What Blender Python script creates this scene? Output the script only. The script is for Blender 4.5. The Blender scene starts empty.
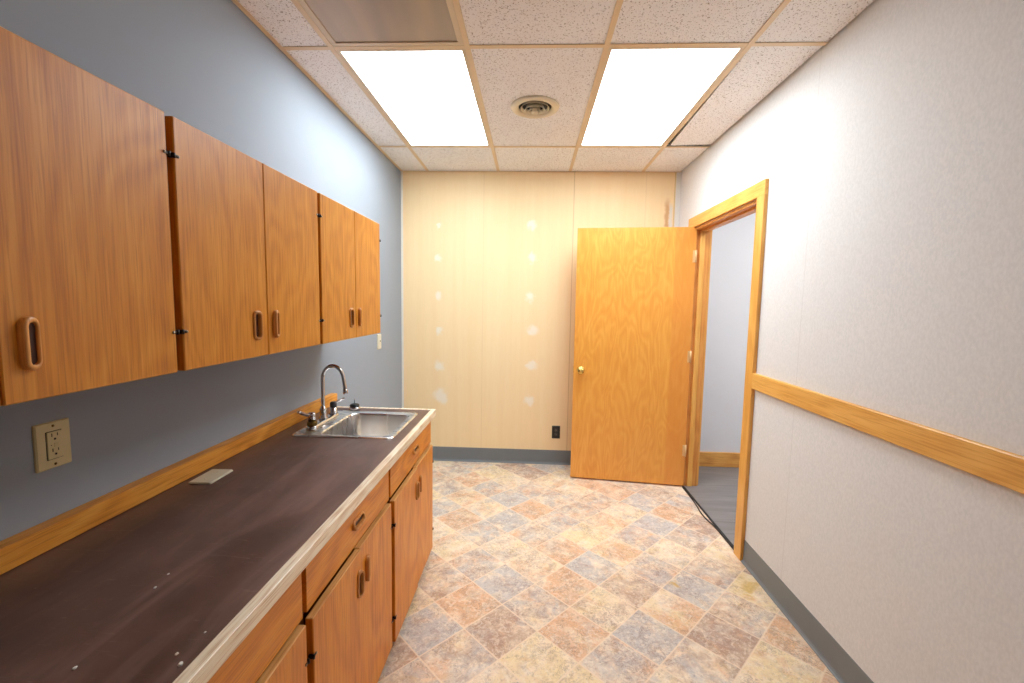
import bpy, bmesh, math, random
from mathutils import Vector, Matrix
random.seed(7)
PI = math.pi
C = bpy.context.scene.collection
sc = bpy.context.scene

# ------------------------------------------------------------------ camera, world, exposure
CAM = dict(f=432.03, pitch=.0887, yaw=.0435, roll=.0172, z=1.4417)
cy, sy = math.cos(CAM['yaw']), math.sin(CAM['yaw'])
F = Vector((-sy*math.cos(CAM['pitch']), cy*math.cos(CAM['pitch']), -math.sin(CAM['pitch'])))
R = Vector((cy, sy, 0)); U = R.cross(F)
c_, s_ = math.cos(CAM['roll']), math.sin(CAM['roll'])
R2 = c_*R + s_*U; U2 = -s_*R + c_*U
cd = bpy.data.cameras.new('camera'); cam = bpy.data.objects.new('camera', cd); C.objects.link(cam)
cd.sensor_width = 36; cd.lens = CAM['f']/1024*36; cd.clip_start = .02
M3 = Matrix((R2, U2, -F)).transposed()
cam.matrix_world = Matrix.Translation((0, 0, CAM['z'])) @ M3.to_4x4()
sc.camera = cam

w = bpy.data.worlds.new('world'); sc.world = w; w.use_nodes = True
w.node_tree.nodes['Background'].inputs[0].default_value = (.8, .85, 1, 1)
w.node_tree.nodes['Background'].inputs[1].default_value = .3
sc.view_settings.view_transform = 'Standard'; sc.view_settings.look = 'None'
sc.view_settings.gamma = 1; sc.view_settings.use_curve_mapping = False
sc.view_settings.exposure = 0.85
LAMP = 8.2            # strength of the lit ceiling panels
try:
    sc.cycles.max_bounces = 14; sc.cycles.diffuse_bounces = 8; sc.cycles.use_denoising = True
except Exception: pass

# room measures (metres; camera stands over the origin)
XL, XR, YB, YF, H = -1.1546, 1.236, 3.805, -3.2, 2.563
TX = [-.9163 + .6096*k for k in range(4)]        # ceiling grid lines running away from the camera
CY = [1.999 + 1.2192*k for k in (-4, -3, -2, -1, 0, 1)]
CT = .845                                         # countertop height

# ------------------------------------------------------------------ material helpers
def srgb(r, g, b):
    def f(v):
        v /= 255
        return v/12.92 if v <= .04045 else ((v+.055)/1.055)**2.4
    return (f(r), f(g), f(b), 1)

class NT:
    def __init__(s, name):
        s.m = bpy.data.materials.new(name); s.m.use_nodes = True
        s.t = s.m.node_tree; s.n = s.t.nodes; s.b = s.n['Principled BSDF']
    def node(s, typ, **kw):
        n = s.n.new(typ)
        for k, v in kw.items():
            if k in n.inputs: s.set(n.inputs[k], v)
            else: setattr(n, k, v)
        return n
    def set(s, sock, v):
        if isinstance(v, bpy.types.NodeSocket): s.t.links.new(v, sock)
        else: sock.default_value = v
    def math(s, op, a, b=None, c=None, clamp=False):
        n = s.n.new('ShaderNodeMath'); n.operation = op; n.use_clamp = clamp
        s.set(n.inputs[0], a)
        if b is not None: s.set(n.inputs[1], b)
        if c is not None: s.set(n.inputs[2], c)
        return n.outputs[0]
    def vmath(s, op, a, b=None):
        n = s.n.new('ShaderNodeVectorMath'); n.operation = op
        s.set(n.inputs[0], a)
        if b is not None: s.set(n.inputs[1], b)
        return n.outputs['Value'] if op in ('LENGTH', 'DISTANCE', 'DOT_PRODUCT') else n.outputs[0]
    def mix(s, f, a, b, typ='MIX'):
        n = s.n.new('ShaderNodeMix'); n.data_type = 'RGBA'; n.blend_type = typ
        s.set(n.inputs[0], f); s.set(n.inputs[6], a); s.set(n.inputs[7], b)
        return n.outputs[2]
    def ramp(s, f, stops):
        n = s.n.new('ShaderNodeValToRGB'); s.set(n.inputs[0], f)
        e = n.color_ramp.elements
        e[0].position, e[0].color = stops[0]; e[1].position, e[1].color = stops[-1]
        for p, c in stops[1:-1]:
            x = e.new(p); x.color = c
        return n.outputs[0]
    def maprange(s, v, a, b, c=0., d=1., smooth=False):
        n = s.n.new('ShaderNodeMapRange'); n.clamp = True
        if smooth: n.interpolation_type = 'SMOOTHSTEP'
        s.set(n.inputs[0], v)
        for i, q in enumerate((a, b, c, d)): n.inputs[i+1].default_value = q
        return n.outputs[0]
    def obj(s): return s.node('ShaderNodeTexCoord').outputs['Object']
    def scale(s, v, sc_, loc=(0, 0, 0)):
        n = s.node('ShaderNodeMapping'); s.set(n.inputs[0], v)
        n.inputs['Scale'].default_value = sc_; n.inputs['Location'].default_value = loc
        return n.outputs[0]
    def noise(s, v, scale=5, detail=3, rough=.55, dist=0):
        n = s.node('ShaderNodeTexNoise'); s.set(n.inputs['Vector'], v)
        n.inputs['Scale'].default_value = scale; n.inputs['Detail'].default_value = detail
        n.inputs['Roughness'].default_value = rough; n.inputs['Distortion'].default_value = dist
        return n.outputs[0]
    def bump(s, h, strength=.2, dist=.002):
        n = s.node('ShaderNodeBump'); s.set(n.inputs['Height'], h)
        n.inputs['Strength'].default_value = strength; n.inputs['Distance'].default_value = dist
        s.t.links.new(n.outputs[0], s.b.inputs['Normal'])
    def out(s, color=None, rough=None, metal=None, spec=None, coat=None):
        if color is not None: s.set(s.b.inputs['Base Color'], color)
        if rough is not None: s.set(s.b.inputs['Roughness'], rough)
        if metal is not None: s.set(s.b.inputs['Metallic'], metal)
        if spec is not None: s.set(s.b.inputs['Specular IOR Level'], spec)
        if coat is not None: s.set(s.b.inputs['Coat Weight'], coat); s.b.inputs['Coat Roughness'].default_value = .25
        return s.m

def plain(name, rgb, rough=.5, metal=0., var=.06, vscale=30., bump=0.):
    t = NT(name); v = t.obj(); n = t.noise(v, vscale, 3)
    a = srgb(*rgb); d = tuple(x*(1-var*2) for x in a[:3]) + (1,)
    if bump: t.bump(t.noise(v, vscale*6, 2), bump, .0008)
    return t.out(t.mix(n, d, a), rough, metal)

def wood(name, light, mid, dark, axis='z', fig=.5, rough=.42, band=9., streak=1., coat=.10, seam=None):
    """veneer: long figure bands plus fine pores running along the axis"""
    t = NT(name); o = t.obj()
    rnd = t.node('ShaderNodeObjectInfo').outputs['Random']
    cmb = t.node('ShaderNodeCombineXYZ')
    for i in range(3): t.set(cmb.inputs[i], t.math('MULTIPLY', rnd, (3.7, 5.1, 9.3)[i]))
    v = t.vmath('ADD', o, cmb.outputs[0])
    a = 'xyz'.index(axis)
    def st(al, cr): return tuple(al if i == a else cr for i in range(3))
    warp = t.noise(t.scale(v, st(1.1, 3.2)), 1.0, 2, .5)
    big = t.math('MULTIPLY', warp, band)
    rings = t.math('PINGPONG', big, .5)
    rings = t.maprange(rings, 0, .5, 0, 1, True)
    fine = t.noise(t.scale(v, st(2.6, 120)), 1.0, 4, .7)
    pore = t.noise(t.scale(v, st(9, 260)), 1.0, 2, .5)
    broad = t.noise(t.scale(v, st(.6, 7)), 1.0, 2)
    f = t.math('ADD', t.math('MULTIPLY', rings, fig), t.math('MULTIPLY', t.maprange(fine, .3, .7), 1-fig))
    col = t.ramp(f, [(.0, srgb(*dark)), (.45, srgb(*mid)), (1., srgb(*light))])
    col = t.mix(t.maprange(broad, .35, .65, 0, .2), col, srgb(*mid))
    col = t.mix(t.maprange(pore, .52, .68, 0, .6*streak), col, srgb(*dark))
    t.bump(fine, .06, .0006)
    return t.out(col, t.maprange(fine, .2, .8, rough+.06, rough-.06), 0, .5, coat)

# ------------------------------------------------------------------ mesh helpers
def box(bm, x0, x1, y0, y1, z0, z1, bev=0., mi=0, seg=1):
    r = bmesh.ops.create_cube(bm, size=1)
    vs = r['verts']
    for v in vs:
        v.co = Vector((x0+(v.co.x+.5)*(x1-x0), y0+(v.co.y+.5)*(y1-y0), z0+(v.co.z+.5)*(z1-z0)))
    fs = {f for v in vs for f in v.link_faces}
    for f in fs: f.material_index = mi
    if bev:
        es = {e for v in vs for e in v.link_edges}
        bmesh.ops.bevel(bm, geom=list(es), offset=bev, segments=seg, affect='EDGES', profile=.6)
    return vs
def poly(bm, pts, mi=0):
    f = bm.faces.new([bm.verts.new(p) for p in pts]); f.material_index = mi; return f
def prism(bm, pts, z0, z1, mi=0):
    lo = [bm.verts.new((x, y, z0)) for x, y in pts]; hi = [bm.verts.new((x, y, z1)) for x, y in pts]
    n = len(pts)
    fs = [bm.faces.new(lo[::-1]), bm.faces.new(hi)] + [bm.faces.new((lo[i], lo[(i+1) % n], hi[(i+1) % n], hi[i])) for i in range(n)]
    for f in fs: f.material_index = mi
def rings(bm, loops, close=False, cap0=False, cap1=False, mi=0, smooth=True):
    """loft between equal-length closed loops of points"""
    L = [[bm.verts.new(p) for p in l] for l in loops]; n = len(L[0])
    pairs = list(zip(L, L[1:])) + ([(L[-1], L[0])] if close else [])
    for a, b in pairs:
        for i in range(n):
            f = bm.faces.new((a[i], a[(i+1) % n], b[(i+1) % n], b[i])); f.smooth = smooth; f.material_index = mi
    if cap0: f = bm.faces.new(L[0][::-1]); f.material_index = mi
    if cap1: f = bm.faces.new(L[-1]); f.material_index = mi
def lathe(bm, prof, c=(0, 0, 0), axis='z', n=32, mi=0, smooth=True, close=False):
    loops = []
    for r, h in prof:
        l = []
        for i in range(n):
            a = 2*PI*i/n; p, q = r*math.cos(a), r*math.sin(a)
            d = {'z': (p, q, h), 'y': (p, h, -q), 'x': (h, p, q)}[axis]
            l.append((c[0]+d[0], c[1]+d[1], c[2]+d[2]))
        loops.append(l)
    rings(bm, loops, close=close, cap0=not close and prof[0][0] > 1e-5, cap1=not close and prof[-1][0] > 1e-5, mi=mi, smooth=smooth)
def tube(bm, pts, rad, n=14, mi=0, caps=True):
    pts = [Vector(p) for p in pts]; rr = list(rad) if isinstance(rad, (list, tuple)) else [rad]*len(pts)
    rr += [rr[-1]]*(len(pts)-len(rr))
    loops = []; prev = None
    for i, p in enumerate(pts):
        t = (pts[min(i+1, len(pts)-1)]-pts[max(i-1, 0)]).normalized()
        if prev is None:
            prev = Vector((0, 0, 1)) if abs(t.z) < .9 else Vector((0, 1, 0))
        u = (prev - t*prev.dot(t)).normalized(); v = t.cross(u); prev = u
        loops.append([p + rr[i]*(u*math.cos(2*PI*k/n)+v*math.sin(2*PI*k/n)) for k in range(n)])
    rings(bm, loops, cap0=caps, cap1=caps, mi=mi)
def smooth_path(pts, sub=6):
    P = [Vector(p) for p in pts]; out = []
    for i in range(len(P)-1):
        a, b, c, d = P[max(i-1, 0)], P[i], P[i+1], P[min(i+2, len(P)-1)]
        for k in range(sub):
            t = k/sub
            out.append(.5*((2*b)+(c-a)*t+(2*a-5*b+4*c-d)*t*t+(3*b-a-3*c+d)*t**3))
    out.append(P[-1]); return out
def rrect(x0, x1, y0, y1, r, z, n=6):
    out = []
    for cx, cy_, a0 in ((x1-r, y1-r, 0), (x0+r, y1-r, 90), (x0+r, y0+r, 180), (x1-r, y0+r, 270)):
        for k in range(n+1):
            a = math.radians(a0+90*k/n); out.append((cx+r*math.cos(a), cy_+r*math.sin(a), z))
    return out

def obj(name, bm, mats, parent=None, loc=(0, 0, 0), rz=0, label=None, cat=None, group=None, kind=None, fix=True):
    if fix: bmesh.ops.recalc_face_normals(bm, faces=bm.faces[:])
    me = bpy.data.meshes.new(name); bm.to_mesh(me); bm.free()
    for m in (mats if isinstance(mats, (list, tuple)) else [mats]): me.materials.append(m)
    o = bpy.data.objects.new(name, me); C.objects.link(o)
    o.location = loc; o.rotation_euler = (0, 0, rz)
    if parent is not None: o.parent = parent
    tag(o, label, cat, group, kind); return o
def tag(o, label=None, cat=None, group=None, kind=None):
    for k, v in (('label', label), ('category', cat), ('group', group), ('kind', kind)):
        if v: o[k] = v
def thing(name, label, cat, loc=(0, 0, 0), rz=0, group=None, kind=None):
    o = bpy.data.objects.new(name, None); C.objects.link(o); o.empty_display_size = .1
    o.location = loc; o.rotation_euler = (0, 0, rz); tag(o, label, cat, group, kind); return o
def struct(name, bm, m, label, cat, **k): return obj(name, bm, m, label=label, cat=cat, kind='structure', **k)
nb = bmesh.new

# ------------------------------------------------------------------ materials
WALLCOL = dict(left=(150, 159, 174), right=(222, 219, 219), hall=(205, 206, 214))
def paint(name, rgb, bump=.25):
    t = NT(name); v = t.obj(); n = t.noise(v, 1.7, 3)
    a = srgb(*rgb); b = tuple(x*.93 for x in a[:3])+(1,)
    t.bump(t.noise(v, 170, 2), bump, .0006)
    return t.out(t.mix(n, b, a), .8, 0, .22)
M_left = paint('blue_grey_paint', (156, 166, 178))
M_hall = paint('hall_paint', (228, 227, 230))
M_front = paint('off_white_paint', (215, 212, 208))

def wallpaper():
    t = NT('white_textured_wallpaper'); v = t.obj()
    n1 = t.noise(t.scale(v, (1, 1, .6)), 130, 3, .6); n2 = t.noise(v, 1.3, 3)
    col = t.mix(t.maprange(n1, .35, .65), srgb(220, 221, 222), srgb(230, 230, 231))
    col = t.mix(t.maprange(n2, .45, .75, 0, .25), col, srgb(222, 216, 210))
    sep = t.node('ShaderNodeSeparateXYZ'); t.set(sep.inputs[0], v)
    # the joints between wallpaper drops
    d = t.math('PINGPONG', t.math('ADD', sep.outputs[1], .08), .53)
    col = t.mix(t.maprange(d, 0, .004, .35, 0), col, srgb(190, 187, 186))
    t.bump(n1, .15, .0008)
    return t.out(col, .8, 0, .22)
M_right = wallpaper()

PATCH = [(-.828, 2.108, .020), (-.828, 1.824, .028), (-.82, 1.493, .03), (-.818, 1.192, .032), (-.817, .869, .04), (-.80, .596, .058),
         (-.01, 2.115, .035), (-.004, 1.835, .034), (-.015, 1.497, .038), (.015, 1.209, .045), (.007, .897, .04), (.002, .581, .04)]
def backwall():
    t = NT('cream_wall_panel'); v = t.obj()
    sep = t.node('ShaderNodeSeparateXYZ'); t.set(sep.inputs[0], v); X, Y, Z = sep.outputs
    st = t.noise(t.scale(v, (14, 1, .5)), 1, 3)
    fine = t.noise(t.scale(v, (160, 1, 9)), 1, 2)
    col = t.mix(t.maprange(st, .3, .7), srgb(247, 219, 170), srgb(250, 225, 180))
    col = t.mix(t.maprange(fine, .4, .7, 0, .15), col, srgb(232, 204, 158))
    nz = t.noise(v, 17, 4, .6); nz2 = t.noise(t.scale(v, (1, 1, 1), (4, 0, 9)), 17, 4, .6)
    dx = t.math('MULTIPLY', t.math('SUBTRACT', nz, .5), .10); dz = t.math('MULTIPLY', t.math('SUBTRACT', nz2, .5), .12)
    Xw = t.math('ADD', X, dx); Zw = t.math('ADD', Z, dz)
    acc = None
    for px, pz, r in PATCH:
        c = t.node('ShaderNodeCombineXYZ'); t.set(c.inputs[0], t.math('SUBTRACT', Xw, px)); t.set(c.inputs[1], t.math('SUBTRACT', Zw, pz))
        m = t.maprange(t.vmath('LENGTH', c.outputs[0]), r*.5, r*1.5, 1, 0, True)
        acc = m if acc is None else t.math('MAXIMUM', acc, m)
    col = t.mix(t.math('MULTIPLY', acc, .95), col, srgb(248, 236, 216))
    # seams between the sheets
    for sx, wd, a in ((.344, .004, .55), (-.43, .003, .18), (.95, .003, .2)):
        d = t.math('ABSOLUTE', t.math('SUBTRACT', X, sx))
        col = t.mix(t.maprange(d, wd*.4, wd*1.4, a, 0), col, srgb(196, 162, 112))
    # torn strip beside the right corner, brown above the open door
    dd = t.math('ABSOLUTE', t.math('SUBTRACT', t.math('ADD', X, t.math('MULTIPLY', dx, .4)), 1.135))
    hi = t.math('MULTIPLY', t.maprange(Z, 2.28, 2.36, 1, 0), t.maprange(Z, 2.0, 2.1, 0, 1))
    col = t.mix(t.math('MULTIPLY', t.maprange(dd, .008, .03, .75, 0), hi), col, srgb(204, 150, 100))
    d2 = t.math('ABSOLUTE', t.math('SUBTRACT', t.math('ADD', X, t.math('MULTIPLY', dx, .3)), 1.165))
    col = t.mix(t.math('MULTIPLY', t.maprange(d2, .006, .02, .9, 0), t.maprange(Z, 2.26, 2.32, 1, 0)), col, srgb(222, 220, 214))
    d3 = t.math('ABSOLUTE', t.math('SUBTRACT', X, 1.19))
    col = t.mix(t.maprange(d3, .002, .008, .6, 0), col, srgb(196, 172, 118))
    t.bump(t.math('ADD', t.math('MULTIPLY', acc, .6), fine), .15, .001)
    return t.out(col, .55, 0, .4)
M_back = backwall()

def ceil_tile():
    t = NT('fissured_ceiling_tile'); v = t.obj()
    n = t.noise(v, 150, 2, .5); big = t.noise(v, 2.5, 2)
    vo = t.node('ShaderNodeTexVoronoi'); t.set(vo.inputs['Vector'], t.vmath('ADD', v, (3.1, 7.7, 1.2)))
    vo.inputs['Scale'].default_value = 95
    fis = t.noise(t.scale(v, (1, 1, 1)), 120, 3, .62, .8)
    pit = t.math('MULTIPLY', t.maprange(vo.outputs['Distance'], .16, .3, 1, 0), t.maprange(n, .42, .56))
    fz = t.maprange(fis, .60, .65)
    m = t.math('MAXIMUM', pit, fz)
    base = t.mix(t.maprange(big, .3, .7), srgb(246, 245, 246), srgb(250, 250, 251))
    col = t.mix(t.math('MULTIPLY', m, .8), base, srgb(120, 102, 90))
    t.bump(t.math('SUBTRACT', n, m), .35, .0015)
    return t.out(col, .85, 0, .1)
M_tile = ceil_tile()
M_grid = plain('tan_grid_metal', (232, 208, 172), .4, 0, .04)
M_plenum = plain('dark_plenum', (38, 32, 28), .9)
M_troffer = plain('cream_troffer_frame', (222, 204, 176), .4, 0, .03)

def glow():
    t = NT('lit_light_panel'); v = t.obj()
    n = t.noise(t.scale(v, (60, 60, 60)), 1, 1)
    e = t.node('ShaderNodeEmission'); t.set(e.inputs['Color'], t.mix(n, (.90, .965, 1, 1), (.92, .975, 1, 1)))
    e.inputs['Strength'].default_value = LAMP
    t.t.links.new(e.outputs[0], t.n['Material Output'].inputs[0]); return t.m
M_glow = glow()
def unlit():
    t = NT('unlit_light_lens'); v = t.obj()
    sep = t.node('ShaderNodeSeparateXYZ'); t.set(sep.inputs[0], v)
    s = t.noise(t.scale(v, (9, 1.2, 1)), 1, 1, .4, .4)
    n = t.noise(v, 240, 1)
    col = t.mix(t.maprange(s, .35, .65), srgb(172, 160, 148), srgb(196, 178, 156))
    t.bump(n, .3, .001)
    return t.out(col, .3, 0, .5)
M_unlit = unlit()

def floor_mat():
    t = NT('slate_look_vinyl'); o = t.obj()
    at = t.node('ShaderNodeAttribute', attribute_name='tone').outputs['Color']
    sp = t.node('ShaderNodeSeparateColor'); t.set(sp.inputs[0], at); orange, grey, rnd = sp.outputs[:3]
    at2 = t.node('ShaderNodeAttribute', attribute_name='tone2').outputs['Color']
    sp2 = t.node('ShaderNodeSeparateColor'); t.set(sp2.inputs[0], at2); brown, yel = sp2.outputs[0], sp2.outputs[1]
    off = t.node('ShaderNodeCombineXYZ')
    for i, k in enumerate((7.3, 13.1, 3.7)): t.set(off.inputs[i], t.math('MULTIPLY', rnd, k))
    v = t.vmath('ADD', o, off.outputs[0])
    def blot(sc_, seed, det=4, rough=.62, dist=.6):
        return t.noise(t.scale(v, (1, 1, 1), (seed, seed*.7, seed*.3)), sc_, det, rough, dist)
    cream = t.mix(t.maprange(blot(20, 1.), .35, .65), srgb(232, 210, 184), srgb(244, 228, 204))
    # weight of each colour: noise threshold pulled by the tile's own tone
    def wt(w_, sc_, seed, soft=.22):
        n = blot(sc_, seed)
        return t.maprange(t.math('ADD', n, t.math('MULTIPLY', t.math('SUBTRACT', w_, .5), .30)), .5-soft*.4, .5+soft, 0, 1, True)
    col = t.mix(t.math('MULTIPLY', wt(yel, 9, 5.), .8), cream, srgb(232, 210, 160))
    col = t.mix(t.math('MULTIPLY', wt(orange, 8, 11.), .8), col, srgb(220, 168, 126))
    col = t.mix(t.math('MULTIPLY', wt(grey, 9, 23.), .85), col, srgb(188, 186, 188))
    col = t.mix(t.math('MULTIPLY', wt(brown, 13, 31., .3), .8), col, srgb(166, 132, 114))
    # dark mineral veins and speckles
    ve = blot(30, 41., 5, .72, 1.5)
    vein = t.maprange(t.math('ABSOLUTE', t.math('SUBTRACT', ve, .5)), .0, .05, 1, 0)
    vm = t.math('MULTIPLY', vein, t.maprange(blot(7, 51.), .42, .62))
    col = t.mix(t.math('MULTIPLY', vm, .7), col, srgb(138, 110, 96))
    sp_ = t.maprange(blot(70, 61., 3, .7), .56, .68)
    col = t.mix(t.math('MULTIPLY', sp_, .42), col, srgb(120, 104, 100))
    li = t.maprange(blot(34, 71., 5, .75, 1.2), .5, .64)
    col = t.mix(t.math('MULTIPLY', li, .55), col, srgb(244, 232, 214))
    # joint lines printed along the diamond edges
    uv = t.node('ShaderNodeUVMap', uv_map='tile').outputs[0]
    su = t.node('ShaderNodeSeparateXYZ'); t.set(su.inputs[0], uv)
    dm = t.math('MINIMUM', t.math('MINIMUM', su.outputs[0], t.math('SUBTRACT', 1., su.outputs[0])),
                t.math('MINIMUM', su.outputs[1], t.math('SUBTRACT', 1., su.outputs[1])))
    g = t.maprange(dm, .008, .02, 1, 0)
    col = t.mix(t.math('MULTIPLY', g, .75), col, srgb(236, 214, 188))
    # yellow stains
    so = t.node('ShaderNodeSeparateXYZ'); t.set(so.inputs[0], o)
    wx = t.math('MULTIPLY', t.math('SUBTRACT', t.noise(o, 18, 2), .5), .12)
    for px, py, r, a in ((.775, 2.16, .035, .75), (1.165, 2.17, .045, .6), (1.11, 2.09, .03, .5), (1.15, 2.25, .03, .3)):
        c = t.node('ShaderNodeCombineXYZ'); t.set(c.inputs[0], t.math('ADD', t.math('SUBTRACT', so.outputs[0], px), wx))
        t.set(c.inputs[1], t.math('ADD', t.math('SUBTRACT', so.outputs[1], py), wx))
        m = t.maprange(t.vmath('LENGTH', c.outputs[0]), r*.2, r*1.3, a, 0, True)
        col = t.mix(m, col, srgb(206, 166, 60))
    t.bump(t.math('SUBTRACT', t.math('MULTIPLY', ve, .5), g), .12, .001)
    return t.out(col, t.maprange(ve, .3, .7, .34, .5), 0, .45)
M_floor = floor_mat()

def planks():
    t = NT('grey_hall_planks'); v = t.obj()
    sep = t.node('ShaderNodeSeparateXYZ'); t.set(sep.inputs[0], v)
    row = t.math('FLOOR', t.math('DIVIDE', sep.outputs[1], .15))
    c = t.node('ShaderNodeCombineXYZ'); t.set(c.inputs[0], row)
    wn = t.node('ShaderNodeTexWhiteNoise'); t.set(wn.inputs['Vector'], c.outputs[0])
    off = t.node('ShaderNodeCombineXYZ'); t.set(off.inputs[0], t.math('MULTIPLY', wn.outputs[0], 5.))
    vv = t.vmath('ADD', v, off.outputs[0])
    g = t.noise(t.scale(vv, (2.5, 22, 1)), 1, 4, .6)
    col = t.ramp(g, [(.2, srgb(112, 108, 106)), (.5, srgb(130, 125, 123)), (.8, srgb(148, 143, 140))])
    col = t.mix(t.math('MULTIPLY', wn.outputs[0], .3), col, srgb(120, 112, 110))
    d = t.math('PINGPONG', sep.outputs[1], .075)
    col = t.mix(t.maprange(d, 0, .003, .6, 0), col, srgb(70, 66, 66))
    return t.out(col, .42, 0, .4)
M_planks = planks()

OAK = dict(light=(222, 154, 56), mid=(205, 131, 32), dark=(172, 98, 16))
M_oak_v = wood('oak_veneer_upright', **OAK, axis='z', fig=.3, band=14)
M_oak_low = wood('oak_veneer_base', (232, 154, 40), (218, 132, 22), (184, 100, 12), axis='z', fig=.4, band=10)
M_oak_h = wood('oak_veneer_lengthwise', (232, 154, 40), (218, 132, 22), (184, 100, 12), axis='y', fig=.45, band=10)
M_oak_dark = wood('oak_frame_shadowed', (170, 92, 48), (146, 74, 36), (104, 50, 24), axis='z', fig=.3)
M_edge = wood('raw_oak_edge', (236, 190, 128), (220, 168, 100), (180, 120, 62), axis='y', fig=.3, rough=.5, coat=.05)
M_splash = wood('oak_backsplash', (240, 176, 78), (226, 152, 54), (186, 114, 32), axis='y', fig=.4, band=14)
M_strip = wood('pale_oak_edging', (252, 244, 226), (244, 228, 200), (206, 168, 128), axis='y', fig=.3, band=14, rough=.34, coat=.35, streak=1.5)
M_casing = wood('maple_casing_upright', (242, 190, 106), (233, 174, 86), (208, 142, 60), axis='z', fig=.4, band=7)
M_casing_h = wood('maple_casing_lengthwise', (242, 190, 106), (233, 174, 86), (208, 142, 60), axis='y', fig=.4, band=9)
M_skirt = wood('maple_skirting', (240, 184, 100), (226, 162, 80), (196, 126, 56), axis='x', fig=.4, band=9)
M_jamb = wood('oak_jamb', (232, 170, 92), (222, 152, 72), (190, 116, 48), axis='z', fig=.3)
M_handle = wood('oak_pull', (226, 164, 92), (206, 138, 66), (164, 98, 42), axis='z', fig=.3, rough=.4)
M_slot = plain('dark_pull_recess', (70, 34, 18), .6)

def door_mat():
    t = NT('birch_door_veneer'); o = t.obj()
    sep = t.node('ShaderNodeSeparateXYZ'); t.set(sep.inputs[0], o)
    w1 = t.noise(t.scale(o, (5.5, 1, 1.4)), 1, 2, .5, .3)
    big = t.math('PINGPONG', t.math('MULTIPLY', w1, 14), .5)
    fl = t.noise(t.scale(o, (38, 1, 4.5)), 1, 4, .6, .9)
    fine = t.noise(t.scale(o, (150, 1, 5)), 1, 3, .6)
    f = t.math('ADD', t.math('MULTIPLY', t.maprange(big, 0, .5, 0, 1, True), .28), t.math('ADD', t.math('MULTIPLY', t.maprange(fl, .3, .7), .45), t.math('MULTIPLY', t.maprange(fine, .3, .7), .27)))
    col = t.ramp(f, [(.1, srgb(226, 150, 62)), (.5, srgb(234, 162, 70)), (.95, srgb(242, 178, 86))])
    # darker hinge stile veneer
    col = t.mix(t.maprange(sep.outputs[0], .742, .75, 0, .5), col, srgb(226, 142, 62))
    t.bump(fine, .05, .0005)
    return t.out(col, .36, 0, .5, .3)
M_door = door_mat()
def vinyl_base():
    t = NT('grey_vinyl_cove'); v = t.obj(); n = t.noise(v, 6, 3)
    return t.out(t.mix(n, srgb(112, 118, 122), srgb(126, 132, 136)), .4, 0, .45)
M_cove = vinyl_base()
def laminate():
    t = NT('brown_worn_laminate'); v = t.obj()
    n = t.noise(v, 5, 4, .6); m = t.noise(t.scale(v, (14, 2.5, 1)), 1, 4, .65, .8)
    sp = t.noise(v, 260, 2, .6)
    col = t.mix(t.maprange(n, .3, .7), srgb(84, 60, 51), srgb(108, 80, 70))
    col = t.mix(t.maprange(m, .5, .7, 0, .5), col, srgb(134, 102, 92))
    scr = t.noise(t.scale(v, (9, 90, 1)), 1, 3, .6, 2.)
    col = t.mix(t.maprange(scr, .64, .74, 0, .3), col, srgb(170, 142, 128))
    col = t.mix(t.maprange(sp, .66, .74, 0, .35), col, srgb(64, 42, 36))
    t.bump(t.noise(v, 420, 2), .12, .0004)
    return t.out(col, t.maprange(m, .3, .7, .30, .46), 0, .5)
M_lam = laminate()
def steel(name, rgb, rough, aniso=True):
    t = NT(name); v = t.obj()
    s = t.noise(t.scale(v, (6, 30, 6)), 1, 2)
    return t.out(t.mix(s, srgb(*rgb), tuple(min(1, x*1.15) for x in srgb(*rgb)[:3])+(1,)), t.maprange(s, .2, .8, rough-.04, rough+.06), 1)
M_steel = steel('brushed_steel', (222, 221, 220), .27)
M_chrome = plain('chrome', (205, 205, 208), .12, 1, .01)
M_brass = plain('brass', (222, 190, 110), .18, 1, .03)
M_oldbrass = plain('tarnished_brass', (128, 104, 52), .4, .8, .2, 60)
M_hinge = plain('dark_bronze_hinge', (52, 44, 38), .35, .8, .1)
M_hingepin = plain('worn_hinge_end', (190, 180, 165), .3, .9)
M_leaf = plain('painted_hinge_leaf', (236, 196, 140), .4, .2)
M_black = plain('black_plastic', (22, 22, 22), .35)
M_blackrub = plain('black_rubber', (28, 26, 26), .6)
M_ivory = plain('ivory_plastic', (222, 210, 160), .38, 0, .04)
M_ivory2 = plain('pale_plastic_plate', (222, 218, 196), .38, 0, .04)
M_slit = plain('outlet_slots', (30, 24, 18), .6)
M_white = plain('white_trim_paint', (232, 230, 224), .45, 0, .03)
M_chip = plain('white_paint_fleck', (225, 220, 212), .6)
M_vent = plain('cream_vent_metal', (238, 226, 198), .35, .1, .08, 20)
M_ventdark = plain('vent_throat', (22, 22, 22), .7)

# ------------------------------------------------------------------ the room
TH = .12
OY0, OY1, OZ = 2.485, 3.43, 2.03           # doorway in the right wall
b = nb(); box(b, XL-TH, XL, YF-TH, YB+TH, 0, H+.16)
struct('wall_left', b, M_left, 'blue-grey painted wall behind the oak cabinets', 'wall')
b = nb(); box(b, XL, XR, YB, YB+TH, 0, H+.16)
struct('wall_back', b, M_back, 'cream end wall with two columns of pale filler patches', 'wall')
b = nb(); box(b, XL, XR, YF-TH, YF, 0, H+.16)
struct('wall_front', b, M_front, 'off-white wall behind the viewer', 'wall')
b = nb()
box(b, XR, XR+TH, YF-TH, OY0, 0, H+.16); box(b, XR, XR+TH, OY1, YB+TH, 0, H+.16); box(b, XR, XR+TH, OY0, OY1, OZ, H+.16)
struct('wall_right', b, M_right, 'white textured wall with the doorway and wooden chair rail', 'wall')

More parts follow.
